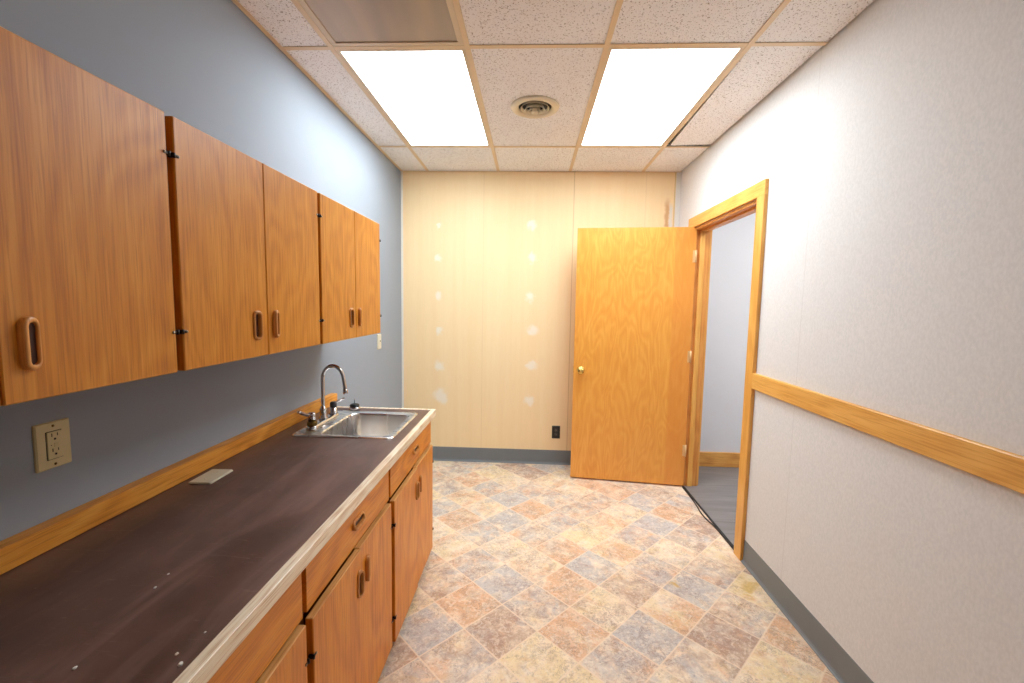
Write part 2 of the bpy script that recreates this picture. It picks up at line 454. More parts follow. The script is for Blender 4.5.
# printed vinyl floor: diamonds laid on a slightly turned lattice
TONES = {}
def build_floor():
    bm = nb(); uv = bm.loops.layers.uv.new('tile')
    cl = bm.loops.layers.float_color.new('tone'); c2 = bm.loops.layers.float_color.new('tone2')
    h = .1622; ang = math.radians(1.0); ca, sa = math.cos(ang), math.sin(ang)
    def P(a, bb):
        x, y = a*h, bb*h
        return (.055+ca*x-sa*y, 1.792+sa*x+ca*y, 0)
    rg = random.Random(3)
    for i in range(-26, 27):
        for j in range(-26, 27):
            if (i+j) % 2 == 0: continue               # tile centres sit on odd nodes
            cx, cyy, _ = P(i, j)
            if not (XL-.4 < cx < XR+.5 and YF-.4 < cyy < YB+.4): continue
            r = rg.random()
            k = TONES.get((i, j)) or rg.choice('COOGGBMMYY')
            w_ = {'C': (.3, .25, .25, .5), 'O': (.95, .1, .35, .3), 'G': (.15, .95, .25, .2), 'B': (.6, .45, .95, .1),
                  'M': (.5, .55, .55, .35), 'Y': (.3, .15, .15, .95), 'P': (.62, .68, .3, .2), 'L': (.62, .1, .1, .6)}[k]
            f = bm.faces.new([bm.verts.new(P(*q)) for q in ((i, j-1), (i+1, j), (i, j+1), (i-1, j))])
            for l, u in zip(f.loops, ((0, 0), (1, 0), (1, 1), (0, 1))):
                l[uv].uv = u; l[cl] = (w_[0], w_[1], r, 1); l[c2] = (w_[2], w_[3], 0, 1)
    bmesh.ops.remove_doubles(bm, verts=bm.verts[:], dist=1e-4)
    for co, no in (((XL, 0, 0), (-1, 0, 0)), ((XR+.012, 0, 0), (1, 0, 0)), ((0, YF, 0), (0, -1, 0)), ((0, YB, 0), (0, 1, 0))):
        bmesh.ops.bisect_plane(bm, geom=bm.verts[:]+bm.edges[:]+bm.faces[:], plane_co=co, plane_no=no, clear_outer=True)
    for f in bm.faces:
        if f.normal.z < 0: f.normal_flip()
    # give the sheet a body below
    box(bm, XL, XR, YF, YB, -.04, -.003)
    return struct('floor', bm, M_floor, 'vinyl floor printed with diagonal slate tiles in cream, rust and grey', 'floor', fix=False)
for j, row in {
    -1: {-4: 'B', -2: 'M', 0: 'Y', 2: 'P', 4: 'M', 6: 'Y'}, 0: {-3: 'G', -1: 'B', 1: 'O', 3: 'G', 5: 'B', 7: 'O'},
    1: {-4: 'C', -2: 'O', 0: 'M', 2: 'C', 4: 'L', 6: 'M'}, 2: {-3: 'M', -1: 'G', 1: 'O', 3: 'M', 5: 'G', 7: 'Y'},
    3: {-4: 'M', -2: 'P', 0: 'C', 2: 'G', 4: 'P', 6: 'M'}, 4: {-3: 'L', -1: 'C', 1: 'O', 3: 'L', 5: 'C', 7: 'L'},
    5: {-4: 'C', -2: 'P', 0: 'M', 2: 'Y', 4: 'P', 6: 'M'}, 6: {-3: 'O', -1: 'G', 1: 'P', 3: 'L', 5: 'G', 7: 'B'},
    7: {-4: 'G', -2: 'C', 0: 'O', 2: 'M', 4: 'C', 6: 'O'}, 8: {-3: 'L', -1: 'G', 1: 'P', 3: 'M', 5: 'G', 7: 'P'},
    9: {-4: 'M', -2: 'P', 0: 'P', 2: 'C', 4: 'O', 6: 'M'}, 10: {-3: 'O', -1: 'C', 1: 'L', 3: 'O', 5: 'M', 7: 'C'},
    11: {-4: 'M', -2: 'Y', 0: 'B', 2: 'C', 4: 'M', 6: 'O'}, 12: {-3: 'P', -1: 'B', 1: 'G', 3: 'M', 5: 'L', 7: 'M'}}.items():
    for i, k in row.items(): TONES[(i, j)] = k
build_floor()

HX = 3.2
b = nb(); box(b, XR+.012, HX, 1.6, 3.9, -.04, 0.001)
struct('floor_hall', b, M_planks, 'grey wood-look plank floor in the hall beyond the doorway', 'floor')
b = nb(); box(b, XR+TH, HX, 3.88, 3.98, 0, H+.1)
struct('wall_hall', b, M_hall, 'pale grey hall wall seen through the doorway', 'wall')
b = nb(); box(b, HX, HX+.1, 1.6, 3.98, 0, H+.1)
struct('wall_hall_end', b, M_hall, 'pale wall closing the hall on the right', 'wall')
b = nb(); box(b, XR+TH, HX, 1.5, 1.6, 0, H+.1)
struct('wall_hall_near', b, M_hall, 'pale near wall of the hall', 'wall')
b = nb(); box(b, XR+TH, HX+.1, 1.5, 3.98, H, H+.1)
struct('ceiling_hall', b, M_front, 'flat white ceiling of the hall', 'ceiling')
b = nb(); box(b, XR+TH, HX, 3.862, 3.88, .001, .135, .003)
struct('baseboard_hall', b, M_skirt, 'wooden baseboard at the foot of the hall wall', 'baseboard')

# cove bases: profile with a curved toe
def cove(name, p0, p1, nrm, label):
    bm = nb(); p0, p1, n = Vector(p0), Vector(p1), Vector(nrm)
    prof = [(0, 0), (.016, 0), (.016, .003), (.010, .006), (.005, .014), (.0035, .03), (.003, .122), (.0015, .128), (0, .128)]
    rings(bm, [[p0+n*d+Vector((0, 0, z)) for d, z in prof], [p1+n*d+Vector((0, 0, z)) for d, z in prof]], cap0=True, cap1=True, smooth=False)
    struct(name, bm, M_cove, label, 'baseboard')
cove('baseboard_back', (XL, YB, .0005), (XR-.001, YB, .0005), (0, -1, 0), 'grey vinyl cove base along the cream end wall')
cove('baseboard_right', (XR, YF+.001, .0005), (XR, 2.40, .0005), (-1, 0, 0), 'grey vinyl cove base below the chair rail')
cove('baseboard_right', (XR, 3.53, .0005), (XR, YB-.018, .0005), (-1, 0, 0), 'short grey vinyl cove base behind the open door')

# chair rail
b = nb(); box(b, XR-.02, XR, YF, 2.400, .995, 1.083, .003)
struct('trim_1', b, M_casing_h, 'wooden chair rail along the right wall', 'chair rail')
# corner strips
b = nb(); box(b, XL, XL+.018, YB-.006, YB, .0, H, .0015)
struct('trim_2', b, M_white, 'thin white strip in the left far corner', 'corner trim')
b = nb(); box(b, 1.196, XR, YB-.006, YB, .129, H, .0015)
struct('trim_3', b, M_white, 'white strip in the far right corner above the open door', 'corner trim')

# doorway lining: casing on the room side and hall side, jamb with stop
def doorway():
    root = thing('trim_4', 'wooden frame around the open doorway in the right wall', 'door frame', (XR, OY0, 0), kind='structure')
    o = Vector((XR, OY0, 0))
    def part(name, boxes, m):
        bm = nb()
        for q in boxes: box(bm, q[0]-o.x, q[1]-o.x, q[2]-o.y, q[3]-o.y, q[4], q[5], .0015)
        return obj(name, bm, m, root)
    for x0, x1 in ((XR-.02, XR), (XR+TH, XR+TH+.018)):
        part('casing', [(x0, x1, OY0-.088, OY0-.008, .001, OZ+.008)], M_casing)
        part('casing', [(x0, x1, OY1+.008, OY1+.085, .001, OZ+.008)], M_casing)
        part('head_casing', [(x0, x1, OY0-.088, OY1+.085, OZ+.008, OZ+.088)], M_casing_h)
    x0, x1 = XR-.001, XR+TH+.001
    part('jamb', [(x0, x1, OY0-.012, OY0+.006, .001, OZ)], M_jamb)
    part('jamb', [(x0, x1, OY1-.006, OY1+.012, .001, OZ)], M_jamb)
    part('head_jamb', [(x0, x1, OY0-.012, OY1+.012, OZ-.012, OZ+.006)], M_jamb)
    part('stop', [(XR+.04, XR+.078, OY0+.006, OY0+.018, .001, OZ-.012)], M_casing)
    part('stop', [(XR+.04, XR+.078, OY1-.018, OY1-.006, .001, OZ-.012)], M_casing)
    part('stop', [(XR+.04, XR+.078, OY0+.018, OY1-.018, OZ-.024, OZ-.012)], M_jamb)
doorway()
b = nb(); prism(b, [(XR+.002, OY0+.006), (XR+.016, OY0+.006), (XR+.016, OY1-.006), (XR+.002, OY1-.006)], .001, .005)
struct('trim_5', b, M_blackrub, 'black threshold strip between slate floor and grey planks', 'threshold')
b = nb(); tube(b, smooth_path([(1.232, 3.38, .006), (1.230, 3.2, .006), (1.222, 3.05, .006), (1.212, 2.95, .006), (1.216, 2.86, .006), (1.228, 2.78, .006), (1.232, 2.66, .006), (1.232, 2.50, .006)], 8), .0040, 8)
obj('cable', b, M_black, label='thin black cable bowing out along the doorway threshold', cat='cable')

# the open door leaf
def open_door():
    ax, ay, bx, by = .352, 3.499, 1.243, 3.396
    L = math.hypot(bx-ax, by-ay); rz = math.atan2(by-ay, bx-ax)
    d = thing('door_1', 'birch veneer door standing wide open against the cream wall', 'door', (ax, ay, 0), rz, kind='structure')
    bm = nb(); box(bm, 0, L, 0, .034, .012, 2.041, .0015)
    obj('door_leaf', bm, M_door, d)
    k = nb()
    prof = [(.0, 0), (.031, 0), (.031, .004), (.024, .009), (.012, .012), (.011, .028), (.018, .036), (.026, .046), (.0275, .056), (.024, .064), (.014, .069), (0, .070)]
    lathe(k, [(r, -h) for r, h in prof], (.058, 0, .911), 'y', 28)
    lathe(k, [(.007, -.0701), (.007, -.072), (0, -.0722)], (.058, 0, .911), 'y', 12)
    obj('door_knob', k, M_brass, d, label='round brass door knob')
    k = nb(); lathe(k, [(r, .034+h) for r, h in prof], (.058, 0, .911), 'y', 28)
    obj('door_knob', k, M_brass, d, label='round brass door knob')
    k = nb(); box(k, -.0015, .0008, .005, .029, .885, .940, 0)
    obj('latch_plate', k, M_brass, d)
    for z in (1.82, 1.05, .30):
        k = nb(); box(k, L+.0005, L+.003, .002, .033, z-.045, z+.045)
        lathe(k, [(.006, -.046), (.006, .046)], (L-.001, -.007, z), 'z', 12)
        for q in (-.015, .015): lathe(k, [(.0064, q-.0006), (.0064, q+.0006)], (L-.001, -.007, z), 'z', 12)
        box(k, L-.022, L+.001, -.0025, -.0002, z-.045, z+.045)
        obj('hinge', k, M_leaf, d)
open_door()

# ------------------------------------------------------------------ ceiling
def ceiling():
    bm = nb(); z0, z1 = H+.002, H+.016
    xs = [XL] + TX + [XR]
    ys = [YF] + [y for y in CY if YF < y < YB] + [YB]
    for j in range(len(ys)-1):
        for i in range(len(xs)-1):
            x0, x1, y0, y1 = xs[i]+.003, xs[i+1]-.003, ys[j]+.003, ys[j+1]-.003
            if i == 4: x1 -= .006
            if i in (1, 3) and abs(ys[j]-CY[4]) < .01: continue       # lit lamps
            if i == 1 and abs(ys[j]-CY[3]) < .01: continue            # unlit lamp
            if i == 4 and abs(ys[j]-CY[4]) < .01:                     # a tile that has slipped out of line
                prism(bm, [(x0+.012, y0), (x1, y0), (x1-.004, y1-.042), (x0+.034, y1-.020)], z0, z1); continue
            if i == 2 and abs(ys[j]-CY[4]) < .01:                     # tile cut round the vent
                cx, cyy, r, n = -.004, 2.588, .10, 32
                circ = [(cx+r*math.cos(2*PI*k/n), cyy+r*math.sin(2*PI*k/n)) for k in range(n)]
                def edge(k):
                    a = 2*PI*k/n; dx, dy = math.cos(a), math.sin(a); t = 1e9
                    if dx > 1e-6: t = min(t, (x1-cx)/dx)
                    if dx < -1e-6: t = min(t, (x0-cx)/dx)
                    if dy > 1e-6: t = min(t, (y1-cyy)/dy)
                    if dy < -1e-6: t = min(t, (y0-cyy)/dy)
                    return (cx+dx*t, cyy+dy*t)
                out = [edge(k) for k in range(n)]
                corners = [(x1, y1), (x0, y1), (x0, y0), (x1, y0)]
                for k in range(n):
                    a, c = out[k], out[(k+1) % n]
                    pts = [circ[k], a]
                    if abs(a[0]-c[0]) > 1e-6 and abs(a[1]-c[1]) > 1e-6:
                        pts.append(min(corners, key=lambda q: math.hypot(q[0]-a[0], q[1]-a[1])+math.hypot(q[0]-c[0], q[1]-c[1])))
                    pts += [c, circ[(k+1) % n]]
                    prism(bm, pts, z0, z1)
                continue
            prism(bm, [(x0, y0), (x1, y0), (x1, y1), (x0, y1)], z0, z1)
    box(bm, XL, XR, YF, YB, H+.13, H+.15, 0, 1)
    root = struct('ceiling', bm, [M_tile, M_plenum], 'suspended ceiling of speckled beige tiles with one slipped tile', 'ceiling')
    g = nb(); hw = .012
    for x in TX: box(g, x-hw, x+hw, YF, YB, H-.003, H+.001, .0006)
    for y in ys[1:-1]:
        for i in range(len(xs)-1):
            box(g, xs[i]+(hw if i else .02), xs[i+1]-(hw if i < 4 else .006), y-hw, y+hw, H-.0025, H+.001, .0006)
    box(g, XL, XL+.02, YF, YB, H-.003, H, .0006)
    box(g, XL+.02, XR-.006, YB-.010, YB, H-.003, H, .0006)
    obj('ceiling_grid', g, M_grid, root)
ceiling()

def troffer(i, yi, lit, label, fr=.016):
    x0, x1, y0, y1 = TX[i]+.0125, TX[i+1]-.0125, CY[yi]+.0125, CY[yi+1]-.0125
    cx, cyy = (x0+x1)/2, (y0+y1)/2; a, c = (x1-x0)/2, (y1-y0)/2
    t = thing('ceiling_light', label, 'ceiling light', (cx, cyy, H), 0, 'recessed ceiling lights')
    f = nb()
    for q in ((-a, a, -c, -c+fr), (-a, a, c-fr, c), (-a, -a+fr, -c+fr, c-fr), (a-fr, a, -c+fr, c-fr)):
        box(f, q[0], q[1], q[2], q[3], -.002, .012, .0008)
    # housing behind the lens
    for q in ((-a, -a+.004, -c, c), (a-.004, a, -c, c), (-a+.004, a-.004, -c, -c+.004), (-a+.004, a-.004, c-.004, c)):
        box(f, q[0], q[1], q[2], q[3], .012, .09)
    box(f, -a, a, -c, c, .09, .094)
    obj('frame', f, M_troffer, t)
    p = nb(); box(p, -a+fr+.0005, a-fr-.0005, -c+fr+.0005, c-fr-.0005, .003, .006)
    obj('diffuser', p, M_glow if lit else M_unlit, t, label='glowing white panel' if lit else 'unlit grey-beige panel')
troffer(0, 4, True, 'lit white ceiling light left of the round vent')
troffer(2, 4, True, 'lit white ceiling light right of the round vent')
troffer(0, 3, False, 'unlit ceiling light with dull beige panel at the top left', .024)

def vent():
    t = thing('ceiling_vent', 'round cream ceiling vent with nested rings between the two lit lights', 'air vent', (-.004, 2.588, H))
    bm = nb()
    lathe(bm, [(.098, .012), (.094, .0), (.100, -.010), (.118, -.014), (.134, -.009), (.140, .001), (.138, .0018), (.098, .0016)], n=56, close=True)
    obj('rim', bm, M_vent, t)
    for r, z in ((.082, -.012), (.060, -.022), (.040, -.030)):
        bm = nb()
        lathe(bm, [(r-.011, z+.022), (r-.008, z+.008), (r, z), (r+.0012, z+.0014), (r-.0065, z+.0095), (r-.0095, z+.0225)], n=48, close=True)
        obj('ring', bm, M_vent, t)
    bm = nb(); lathe(bm, [(0, -.036), (.010, -.036), (.019, -.032), (.021, -.027), (.012, -.014), (0, -.012)], n=32)
    obj('centre_knob', bm, M_vent, t)
    bm = nb()
    for k in range(2):
        if k: box(bm, -.002, .002, -.094, .094, .014, .030)
        else: box(bm, -.094, .094, -.002, .002, .014, .030)
    lathe(bm, [(.004, -.01), (.004, .03)], n=10)
    obj('bracket', bm, M_ventdark, t)
    bm = nb(); lathe(bm, [(.099, .002), (.099, .11), (0, .11)], n=40)
    obj('throat', bm, M_ventdark, t)
vent()

# light panel added to brighten the hall, out of sight above the doorway
def hall_fill():
    t = thing('hall_fill_light', 'unseen square light panel added to brighten the hall beyond the doorway', 'ceiling light', (2.3, 2.8, H))
    f = nb(); box(f, -.32, .32, -.32, .32, -.03, 0, .004); obj('frame', f, M_troffer, t)
    p = nb(); box(p, -.30, .30, -.30, .30, -.034, -.0301); obj('diffuser', p, M_glow, t)
    t.scale = (1.3, 1.3, 1)
hall_fill()

# ------------------------------------------------------------------ cabinets
def pull_bm(side=1, L=.090, W=.032, n=10):
    """oval wooden finger pull in the (u, v) plane, standing out along w; the lip on +u*side is high"""
    bm = nb()
    def cap(hw, hl):
        pts = []
        for k in range(n+1):
            a = PI*k/n; pts.append((hw*math.cos(a), hl-hw+hw*math.sin(a)))
        for k in range(n+1):
            a = PI+PI*k/n; pts.append((hw*math.cos(a), -(hl-hw)+hw*math.sin(a)))
        return pts
    hw, hl = W/2, L/2
    def hgt(u): return .005+.009*max(0, min(1, .5+.5*u*side/hw))
    O, O2 = cap(hw, hl), cap(hw-.003, hl-.003)
    I2 = [(u-side*.0015, v) for u, v in cap(hw-.0062, hl-.0075)]; I = [(u-side*.001, v) for u, v in cap(hw-.0075, hl-.009)]
    def P(u, v, w_): return (w_, u, v)
    loops = [[P(u, v, 0) for u, v in O], [P(u, v, hgt(u)-.003) for u, v in O], [P(u, v, hgt(u)) for u, v in O2],
             [P(u, v, hgt(u)) for u, v in I2], [P(u, v, hgt(u)-.0015) for u, v in I], [P(u, v, .0012) for u, v in I]]
    rings(bm, loops, mi=0)
    f = bm.faces.new([bm.verts.new(P(u, v, .0012)) for u, v in I]); f.material_index = 1
    return bm
def pull(parent, y, z, x, side=1, horizontal=False):
    """finger pull on a front facing +x"""
    bm = pull_bm(side)
    if horizontal: bmesh.ops.rotate(bm, verts=bm.verts[:], cent=(0, 0, 0), matrix=Matrix.Rotation(PI/2, 3, 'X'))
    return obj('handle', bm, [M_handle, M_slot], parent, (x, y, z))

def edge_faces(bm, axis=2, up=True, down=True, mi=1):
    bm.normal_update()
    for f in bm.faces:
        n = f.normal[axis]
        if (up and n > .5) or (down and n < -.5): f.material_index = mi

def hinge(parent, x, y, z, side):
    """small bronze hinge wrapping a door edge; side is the direction of the gap"""
    bm = nb()
    box(bm, x-.012, x+.002, min(y, y+side*.006)-.0005, max(y, y+side*.006)+.0005, z-.005, z+.005, .001)
    lathe(bm, [(0, -.006), (.0032, -.0055), (.0032, .0055), (0, .006)], (x+.0015, y+side*.003, z), 'z', 12)
    box(bm, x+.0002, x+.0022, y-side*.011 if side > 0 else y, y if side > 0 else y-side*.011, z-.0032, z+.0032, .0008, 0)
    lathe(bm, [(0, .0015), (.0026, .0015), (.0026, .0035), (0, .004)], (x, y-side*.0095, z), 'x', 10, mi=1)
    return obj('hinge', bm, [M_hinge, M_hingepin], parent)

def door(root, o, y0, y1, z0, z1, x0, x1, mat, handle_y, handle_z, pull_side, hinge_y, hinge_z, hinge_side):
    bm = nb(); box(bm, x0-o[0], x1-o[0], y0-o[1], y1-o[1], z0-o[2], z1-o[2], .0022)
    edge_faces(bm)
    d = obj('door', bm, [mat, M_edge], root)
    pull(d, handle_y-o[1], handle_z-o[2], x1-o[0], pull_side)
    for hz in hinge_z: hinge(d, x1-o[0], hinge_y-o[1], hz-o[2], hinge_side)
    return d

def upper_cabinet(y0, ym, y1, label):
    """two-door wall cabinet; fronts at x = -0.83"""
    XL = globals()['XL']+.001; o = (XL, y0, 1.262); z0, z1 = 1.266, 1.855
    t = thing('wall_cabinet', label, 'cabinet', o, 0, 'oak wall cabinets')
    xb = -.851
    bm = nb()
    for q in ((XL, xb-.018, y0, y0+.016, z0, z1), (XL, xb-.018, y1-.016, y1, z0, z1), (XL, xb-.018, y0+.016, y1-.016, z0, z0+.016),
              (XL, xb-.018, y0+.016, y1-.016, z1-.016, z1), (XL, XL+.006, y0+.016, y1-.016, z0+.016, z1-.016), (XL+.006, xb-.03, y0+.016, y1-.016, 1.55, 1.566),
              (xb-.018, xb, y0, y0+.03, z0, z1), (xb-.018, xb, y1-.03, y1, z0, z1), (xb-.018, xb, ym-.02, ym+.02, z0+.03, z1-.03),
              (xb-.018, xb, y0+.03, y1-.03, z0, z0+.03), (xb-.018, xb, y0+.03, y1-.03, z1-.03, z1)):
        box(bm, q[0]-o[0], q[1]-o[0], q[2]-o[1], q[3]-o[1], q[4]-o[2], q[5]-o[2])
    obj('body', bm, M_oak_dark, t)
    for a, c, hy, s in ((y0+.010, ym-.0015, ym-.058, 1), (ym+.0015, y1-.010, ym+.042, -1)):
        hinge_y, hs = (a, -1) if s == 1 else (c, 1)
        door(t, o, a, c, z0-.001, z1+.001, xb+.001, -.83, M_oak_v, hy, 1.361, s, hinge_y, (1.767, 1.36), hs)
    return t
upper_cabinet(.290, .634, .984, 'nearest oak wall cabinet, cut off by the left edge of the photo')
upper_cabinet(.984, 1.328, 1.676, 'middle oak wall cabinet between the nearest and farthest ones')
upper_cabinet(1.676, 2.016, 2.358, 'farthest oak wall cabinet, hanging over the sink')

def base_cabinet(y0, ym, y1, label, mode='full'):
    XL = globals()['XL']+.001; o = (XL, y0, 0); xf = -.569
    t = thing('base_cabinet', label, 'cabinet', o, 0, 'oak base cabinets')
    top = CT-.033
    bm = nb()
    for q in ((XL, xf-.018, y0, y0+.016, .0, top), (XL, xf-.018, y1-.016, y1, .0, top), (XL, xf-.018, y0+.016, y1-.016, .06, .076),
              (XL, XL+.006, y0+.016, y1-.016, .076, top), (xf-.05, xf-.032, y0+.016, y1-.016, 0, .06),
              (xf-.018, xf, y0, y0+.035, .0, top), (xf-.018, xf, y1-.035, y1, .0, top), (xf-.018, xf, ym-.02, ym+.02, .08, .635),
              (xf-.018, xf, y0+.035, y1-.035, .04, .085), (xf-.018, xf, y0+.035, y1-.035, .635, .672), (xf-.018, xf, y0+.035, y1-.035, .762, top)):
        box(bm, q[0]-o[0], q[1]-o[0], q[2]-o[1], q[3]-o[1], q[4], q[5])
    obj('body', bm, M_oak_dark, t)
    bm = nb(); box(bm, xf+.001-o[0], -.549-o[0], .016, y1-.004-y0, .655, .796, .0012); edge_faces(bm)
    d = obj('drawer', bm, [M_oak_h, M_edge], t)
    pull(d, ym+.018-y0, .728, -.549-o[0], -1, True)
    for a, c, hy, s, xo in ((y0+.010, ym-.0015, ym-.022, 1, -.531), (ym+.0015, y1-.010, ym+.062, -1, -.537)):
        hinge_y, hs = (a, -1) if s == 1 else (c, 1)
        door(t, o, a, c, .040, .645, xo-.021 if xo-.021 > xf else xf+.001, xo, M_oak_low, hy, .54, s, hinge_y, (.545, .15), hs)
    return t
base_cabinet(.300, .645, .985, 'nearest oak base cabinet, mostly below the bottom edge of the photo')
base_cabinet(.985, 1.305, 1.633, 'middle oak base cabinet in front of the bare countertop')
base_cabinet(1.633, 1.998, 2.350, 'farthest oak base cabinet, under the sink')

# countertop with the sink cut-out, pale edging strip, oak backsplash
SX0, SX1, SY0, SY1 = -1.047, -.590, 1.802, 2.250        # sink rim
def countertop():
    t = thing('countertop', 'long brown laminate countertop with pale wooden edging', 'countertop', (XL, .29, CT))
    o = Vector((XL, .29, CT)); bm = nb()
    hx0, hx1, hy0, hy1 = -.945, -.612, 1.826, 2.215; xs, ye = -.546, 2.327
    for q in ((XL, xs, .29, hy0), (XL, xs, hy1, ye), (XL, hx0, hy0, hy1), (hx1, xs, hy0, hy1)):
        prism(bm, [(q[0]-o.x, q[2]-o.y), (q[1]-o.x, q[2]-o.y), (q[1]-o.x, q[3]-o.y), (q[0]-o.x, q[3]-o.y)], -.032, -.0008)
    bmesh.ops.remove_doubles(bm, verts=bm.verts[:], dist=1e-5)
    obj('laminate_top', bm, M_lam, t)
    e = nb(); box(e, xs-o.x, -.521-o.x, 0, 2.352-o.y, -.036, 0, .0018, 0, 2); obj('front_edging', e, M_strip, t)
    e = nb(); box(e, 0, xs-o.x-.0005, ye-o.y, 2.352-o.y, -.0315, 0, .0018, 0, 2); obj('end_edging', e, M_strip, t, label='pale wooden edging on the far end')
countertop()
b = nb(); box(b, XL, XL+.037, .29, 2.43, CT+.0005, CT+.057, .002, 0, 2)
obj('backsplash', b, M_splash, label='low oak backsplash board running along the blue-grey wall', cat='backsplash')

def sink():
    o = Vector(((SX0+SX1)/2, (SY0+SY1)/2, CT))
    t = thing('sink', 'stainless steel drop-in sink with one square bowl', 'sink', tuple(o))
    def rr(x0, x1, y0, y1, r, z): return [(x-o.x, y-o.y, z) for x, y, _ in rrect(x0, x1, y0, y1, r, 0)]
    bx0, bx1, by0, by1 = -.932, -.624, 1.836, 2.205
    bm = nb()
    rings(bm, [rr(SX0, SX1, SY0, SY1, .03, .0003), rr(SX0+.002, SX1-.002, SY0+.002, SY1-.002, .029, .004), rr(SX0+.008, SX1-.008, SY0+.008, SY1-.008, .024, .0055),
               rr(SX0+.014, SX1-.014, SY0+.014, SY1-.014, .02, .0035),
               rr(bx0-.008, bx1+.008, by0-.008, by1+.008, .05, .003), rr(bx0-.002, bx1+.002, by0-.002, by1+.002, .046, .001),
               rr(bx0, bx1, by0, by1, .045, -.006), rr(bx0+.006, bx1-.006, by0+.006, by1-.006, .045, -.12),
               rr(bx0+.014, bx1-.014, by0+.014, by1-.014, .04, -.142), rr(bx0+.035, bx1-.035, by0+.035, by1-.035, .03, -.150)], cap1=True)
    obj('bowl', bm, M_steel, t)
    bm = nb(); lathe(bm, [(.045, -.1495), (.043, -.1475), (.036, -.1485), (.030, -.156), (0, -.157)], (.02, -.01, 0), n=28)
    obj('drain', bm, M_chrome, t)
sink()

def faucet():
    fx, fy = -1.006, 2.030; z = CT+.0045
    t = thing('faucet', 'chrome gooseneck faucet with two lever handles at the back of the sink', 'faucet', (fx, fy, z))
    bm = nb(); rings(bm, [[(x, y, zz) for x, y, _ in rrect(-.026+d, .026-d, -.135+d, .135-d, .025-d*.9, 0)] for d, zz in ((0, 0), (0, .006), (.004, .011), (.012, .013))], cap0=True, cap1=True)
    obj('deck_plate', bm, M_chrome, t)
    bm = nb(); lathe(bm, [(.021, .012), (.021, .02), (.016, .028), (.0145, .05), (.017, .055), (.017, .062), (.011, .066), (.0105, .075)], n=24)
    pts = [(0, 0, .07), (0, 0, .12), (0, 0, .18)]
    r = .052
    for k in range(1, 13):
        a = math.radians(166*k/12); pts.append((r-r*math.cos(a), 0, .205+r*1.35*math.sin(a)))
    ex, ez = pts[-1][0], pts[-1][2]
    pts += [(ex+.006, 0, ez-.04), (ex+.009, 0, ez-.062)]
    tube(bm, smooth_path(pts, 3), .0088, 16)
    obj('spout', bm, M_chrome, t)
    bm = nb(); tube(bm, [(ex+.008, 0, ez-.060), (ex+.0086, 0, ez-.064), (ex+.011, 0, ez-.080), (ex+.0115, 0, ez-.083)], [.0095, .012, .012, .010], 16)
    obj('aerator', bm, M_chrome, t)
    # left handle: tarnished base, chrome body, lever pointing back to the left
    h = nb(); lathe(h, [(.022, .0125), (.0235, .016), (.0225, .028), (.018, .032)], (0, -.108, 0), n=24, mi=1)
    lathe(h, [(.0165, .031), (.0165, .064), (.0145, .070), (0, .072)], (0, -.108, 0), n=24)
    tube(h, smooth_path([(0, -.108, .058), (-.014, -.122, .062), (-.030, -.132, .070), (-.040, -.136, .076)], 4), [.0085]*5+[.0075]*4+[.008]*4, 12)
    lathe(h, [(0, -.007), (.009, -.004), (.009, .004), (0, .007)], (-.044, -.138, .078), n=14)
    obj('handle', h, [M_chrome, M_oldbrass], t, label='left lever on a tarnished brass base')
    h = nb(); lathe(h, [(.021, .0125), (.021, .018), (.0165, .022), (.0165, .045)], (0, .108, 0), n=24)
    lathe(h, [(.0165, .045), (.0172, .047), (.0165, .066), (.013, .072), (0, .073)], (0, .108, 0), n=24, mi=1)
    tube(h, smooth_path([(0, .108, .062), (.014, .126, .070), (.028, .146, .077), (.036, .156, .080)], 4), [.006]*7+[.005]*3+[.0062]*3, 12)
    obj('handle', h, [M_chrome, plain('worn_dark_cap', (70, 72, 78), .4, .4)], t, label='right lever with a dark cap')
faucet()

bm = nb(); lathe(bm, [(.022, .0005), (.030, .002), (.031, .006), (.029, .013), (.024, .017), (.0, .017)], n=28)
st = thing('sink_strainer', 'small silver sink strainer with black top, standing behind the sink', 'sink strainer', (-.957, 2.287, CT))
obj('cup', bm, M_chrome, st)
bm = nb(); lathe(bm, [(.0215, .0175), (.026, .020), (.026, .026), (.022, .031), (.012, .034), (0, .035)], n=24); obj('stopper', bm, M_black, st, label='black rubber stopper')
bm = nb(); lathe(bm, [(.0018, .034), (.0016, .055), (.003, .057), (0, .060)], n=8); obj('pin', bm, M_chrome, st)

# loose blank plate lying against the backsplash
bm = nb()
rings(bm, [[(x, y, z) for x, y, _ in rrect(-.037+d, .037-d, -.057+d, .057-d, .004, 0)] for d, z in ((0, 0), (0, .003), (.003, .006))], cap0=True, cap1=True, smooth=False)
for q in (-.03, .03): lathe(bm, [(.003, .006), (.003, .0066), (0, .0068)], (0, q, 0), n=10)
obj('blank_wall_plate', bm, M_ivory2, loc=(-1.056, 1.352, CT+.0002), rz=math.radians(2), label='loose pale blank wall plate lying on the brown countertop', cat='wall plate')

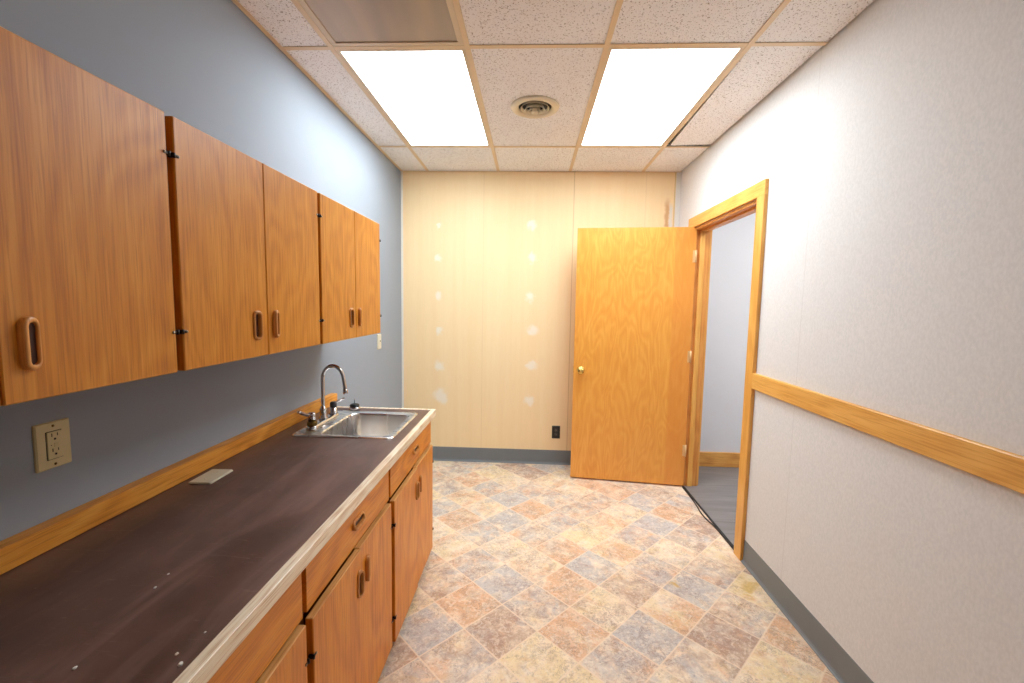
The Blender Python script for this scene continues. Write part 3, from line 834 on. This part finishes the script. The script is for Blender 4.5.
# specks of paint and plaster on the near countertop
for (x, y, r, lb) in ((-.773, .853, .0035, 'white fleck on the countertop, farther of the pair near its middle'),
                      (-.763, .809, .004, 'white fleck on the countertop, nearer of the pair near its middle'),
                      (-.583, .651, .004, 'small white fleck on the countertop beside the larger one by the edging'),
                      (-.560, .631, .0062, 'largest white fleck, on the countertop against the pale edging'),
                      (-.722, .614, .0045, 'white fleck nearest the bottom left of the dark countertop'),
                      (-.572, .700, .003, 'tiny tan fleck on the countertop just inside the pale edging')):
    bm = nb(); bmesh.ops.create_icosphere(bm, subdivisions=2, radius=r*.6)
    rg = random.Random(int(y*1e4))
    for v in bm.verts:
        v.co *= 1+.3*(rg.random()-.5); v.co.z = max(0, v.co.z*.7+r*.2); v.co.y *= 1.3
    obj('paint_fleck', bm, M_chip, loc=(x, y, CT-.0008), label=lb, cat='paint fleck', group='flecks on the countertop')

# ------------------------------------------------------------------ outlets and switch
def wall_outlet_left():
    yc, zc = .970, 1.081
    t = thing('wall_outlet', 'ivory safety outlet on the blue-grey wall above the counter', 'outlet', (XL, yc, zc))
    def plate(x, hy, hz, r): return [(x, a, c) for a, c, _ in rrect(-hy, hy, -hz, hz, r, 0, 4)]
    bm = nb(); rings(bm, [plate(0, .039, .057, .003), plate(.004, .039, .057, .003), plate(.0065, .036, .054, .004)], cap0=True, cap1=True, smooth=False)
    obj('plate', bm, M_ivory, t)
    bm = nb(); rings(bm, [plate(.0062, .0178, .0345, .001), plate(.0069, .0178, .0345, .001)], cap0=True, cap1=True, smooth=False); obj('gap', bm, M_slit, t)
    bm = nb(); rings(bm, [plate(.0068, .0163, .033, .002), plate(.009, .0163, .033, .002), plate(.0098, .0155, .032, .002)], cap0=True, cap1=True, smooth=False); obj('receptacle', bm, M_ivory, t)
    bm = nb()
    for s in (-1, 1):
        z = s*.0185+.004
        box(bm, .0096, .0101, -.0075, -.0055, z-.001, z+.007); box(bm, .0096, .0101, .005, .0068, z-.0005, z+.0062)
        lathe(bm, [(.0027, .0096), (.0027, .0101)], (0, -.0002, z-.0075), 'x', 12)
    lathe(bm, [(.0012, .0096), (.0012, .0101)], (0, -.009, .001), 'x', 8)
    obj('slots', bm, M_slit, t)
    bm = nb(); box(bm, .0097, .0112, -.003, .0075, .0012, .0055, .0005); box(bm, .0097, .0112, -.003, .0075, -.0045, -.0002, .0005); obj('test_buttons', bm, M_ivory, t)
    for z in (-.047, .047):
        bm = nb(); lathe(bm, [(.003, .0064), (.003, .0072), (0, .0076)], (0, 0, z), 'x', 12)
        obj('screw', bm, M_oldbrass, t)
wall_outlet_left()

def wall_outlet_back():
    xc, zc = .243, .296
    t = thing('wall_outlet', 'black duplex outlet low on the cream wall beside the open door', 'outlet', (xc, YB, zc))
    def plate(y, hx, hz, r): return [(a, -y, c) for a, c, _ in rrect(-hx, hx, -hz, hz, r, 0, 4)]
    bm = nb(); rings(bm, [plate(0, .036, .057, .003), plate(.004, .036, .057, .003), plate(.006, .033, .054, .004)], cap0=True, cap1=True, smooth=False)
    obj('plate', bm, M_black, t)
    for s in (-1, 1):
        bm = nb(); lathe(bm, [(.0165, -.0055), (.0165, -.008), (.015, -.0088)], (0, 0, s*.0195), 'y', 20)
        r_ = obj('receptacle', bm, plain('dark_grey_plastic', (52, 50, 48), .4), t)
        bm = nb()
        for q in (-.006, .006): box(bm, q-.0009, q+.0009, -.0092, -.0086, s*.0195-.001, s*.0195+.006)
        lathe(bm, [(.0022, -.0086), (.0022, -.0092)], (0, 0, s*.0195-.007), 'y', 10)
        obj('slots', bm, M_hingepin, r_)
wall_outlet_back()

def wall_switch():
    t = thing('light_switch', 'ivory light switch on the left wall beyond the wall cabinets', 'light switch', (XL, 3.225, 1.133))
    def plate(x, hy, hz, r): return [(x, a, c) for a, c, _ in rrect(-hy, hy, -hz, hz, r, 0, 4)]
    bm = nb(); rings(bm, [plate(0, .036, .057, .003), plate(.005, .036, .057, .003), plate(.008, .033, .054, .004)], cap0=True, cap1=True, smooth=False)
    obj('plate', bm, M_ivory2, t)
    bm = nb(); box(bm, .0075, .019, -.0045, .0045, -.002, .011, .001); box(bm, .0075, .009, -.006, .006, -.0125, .0125, .0005); obj('toggle', bm, M_ivory2, t)
wall_switch()
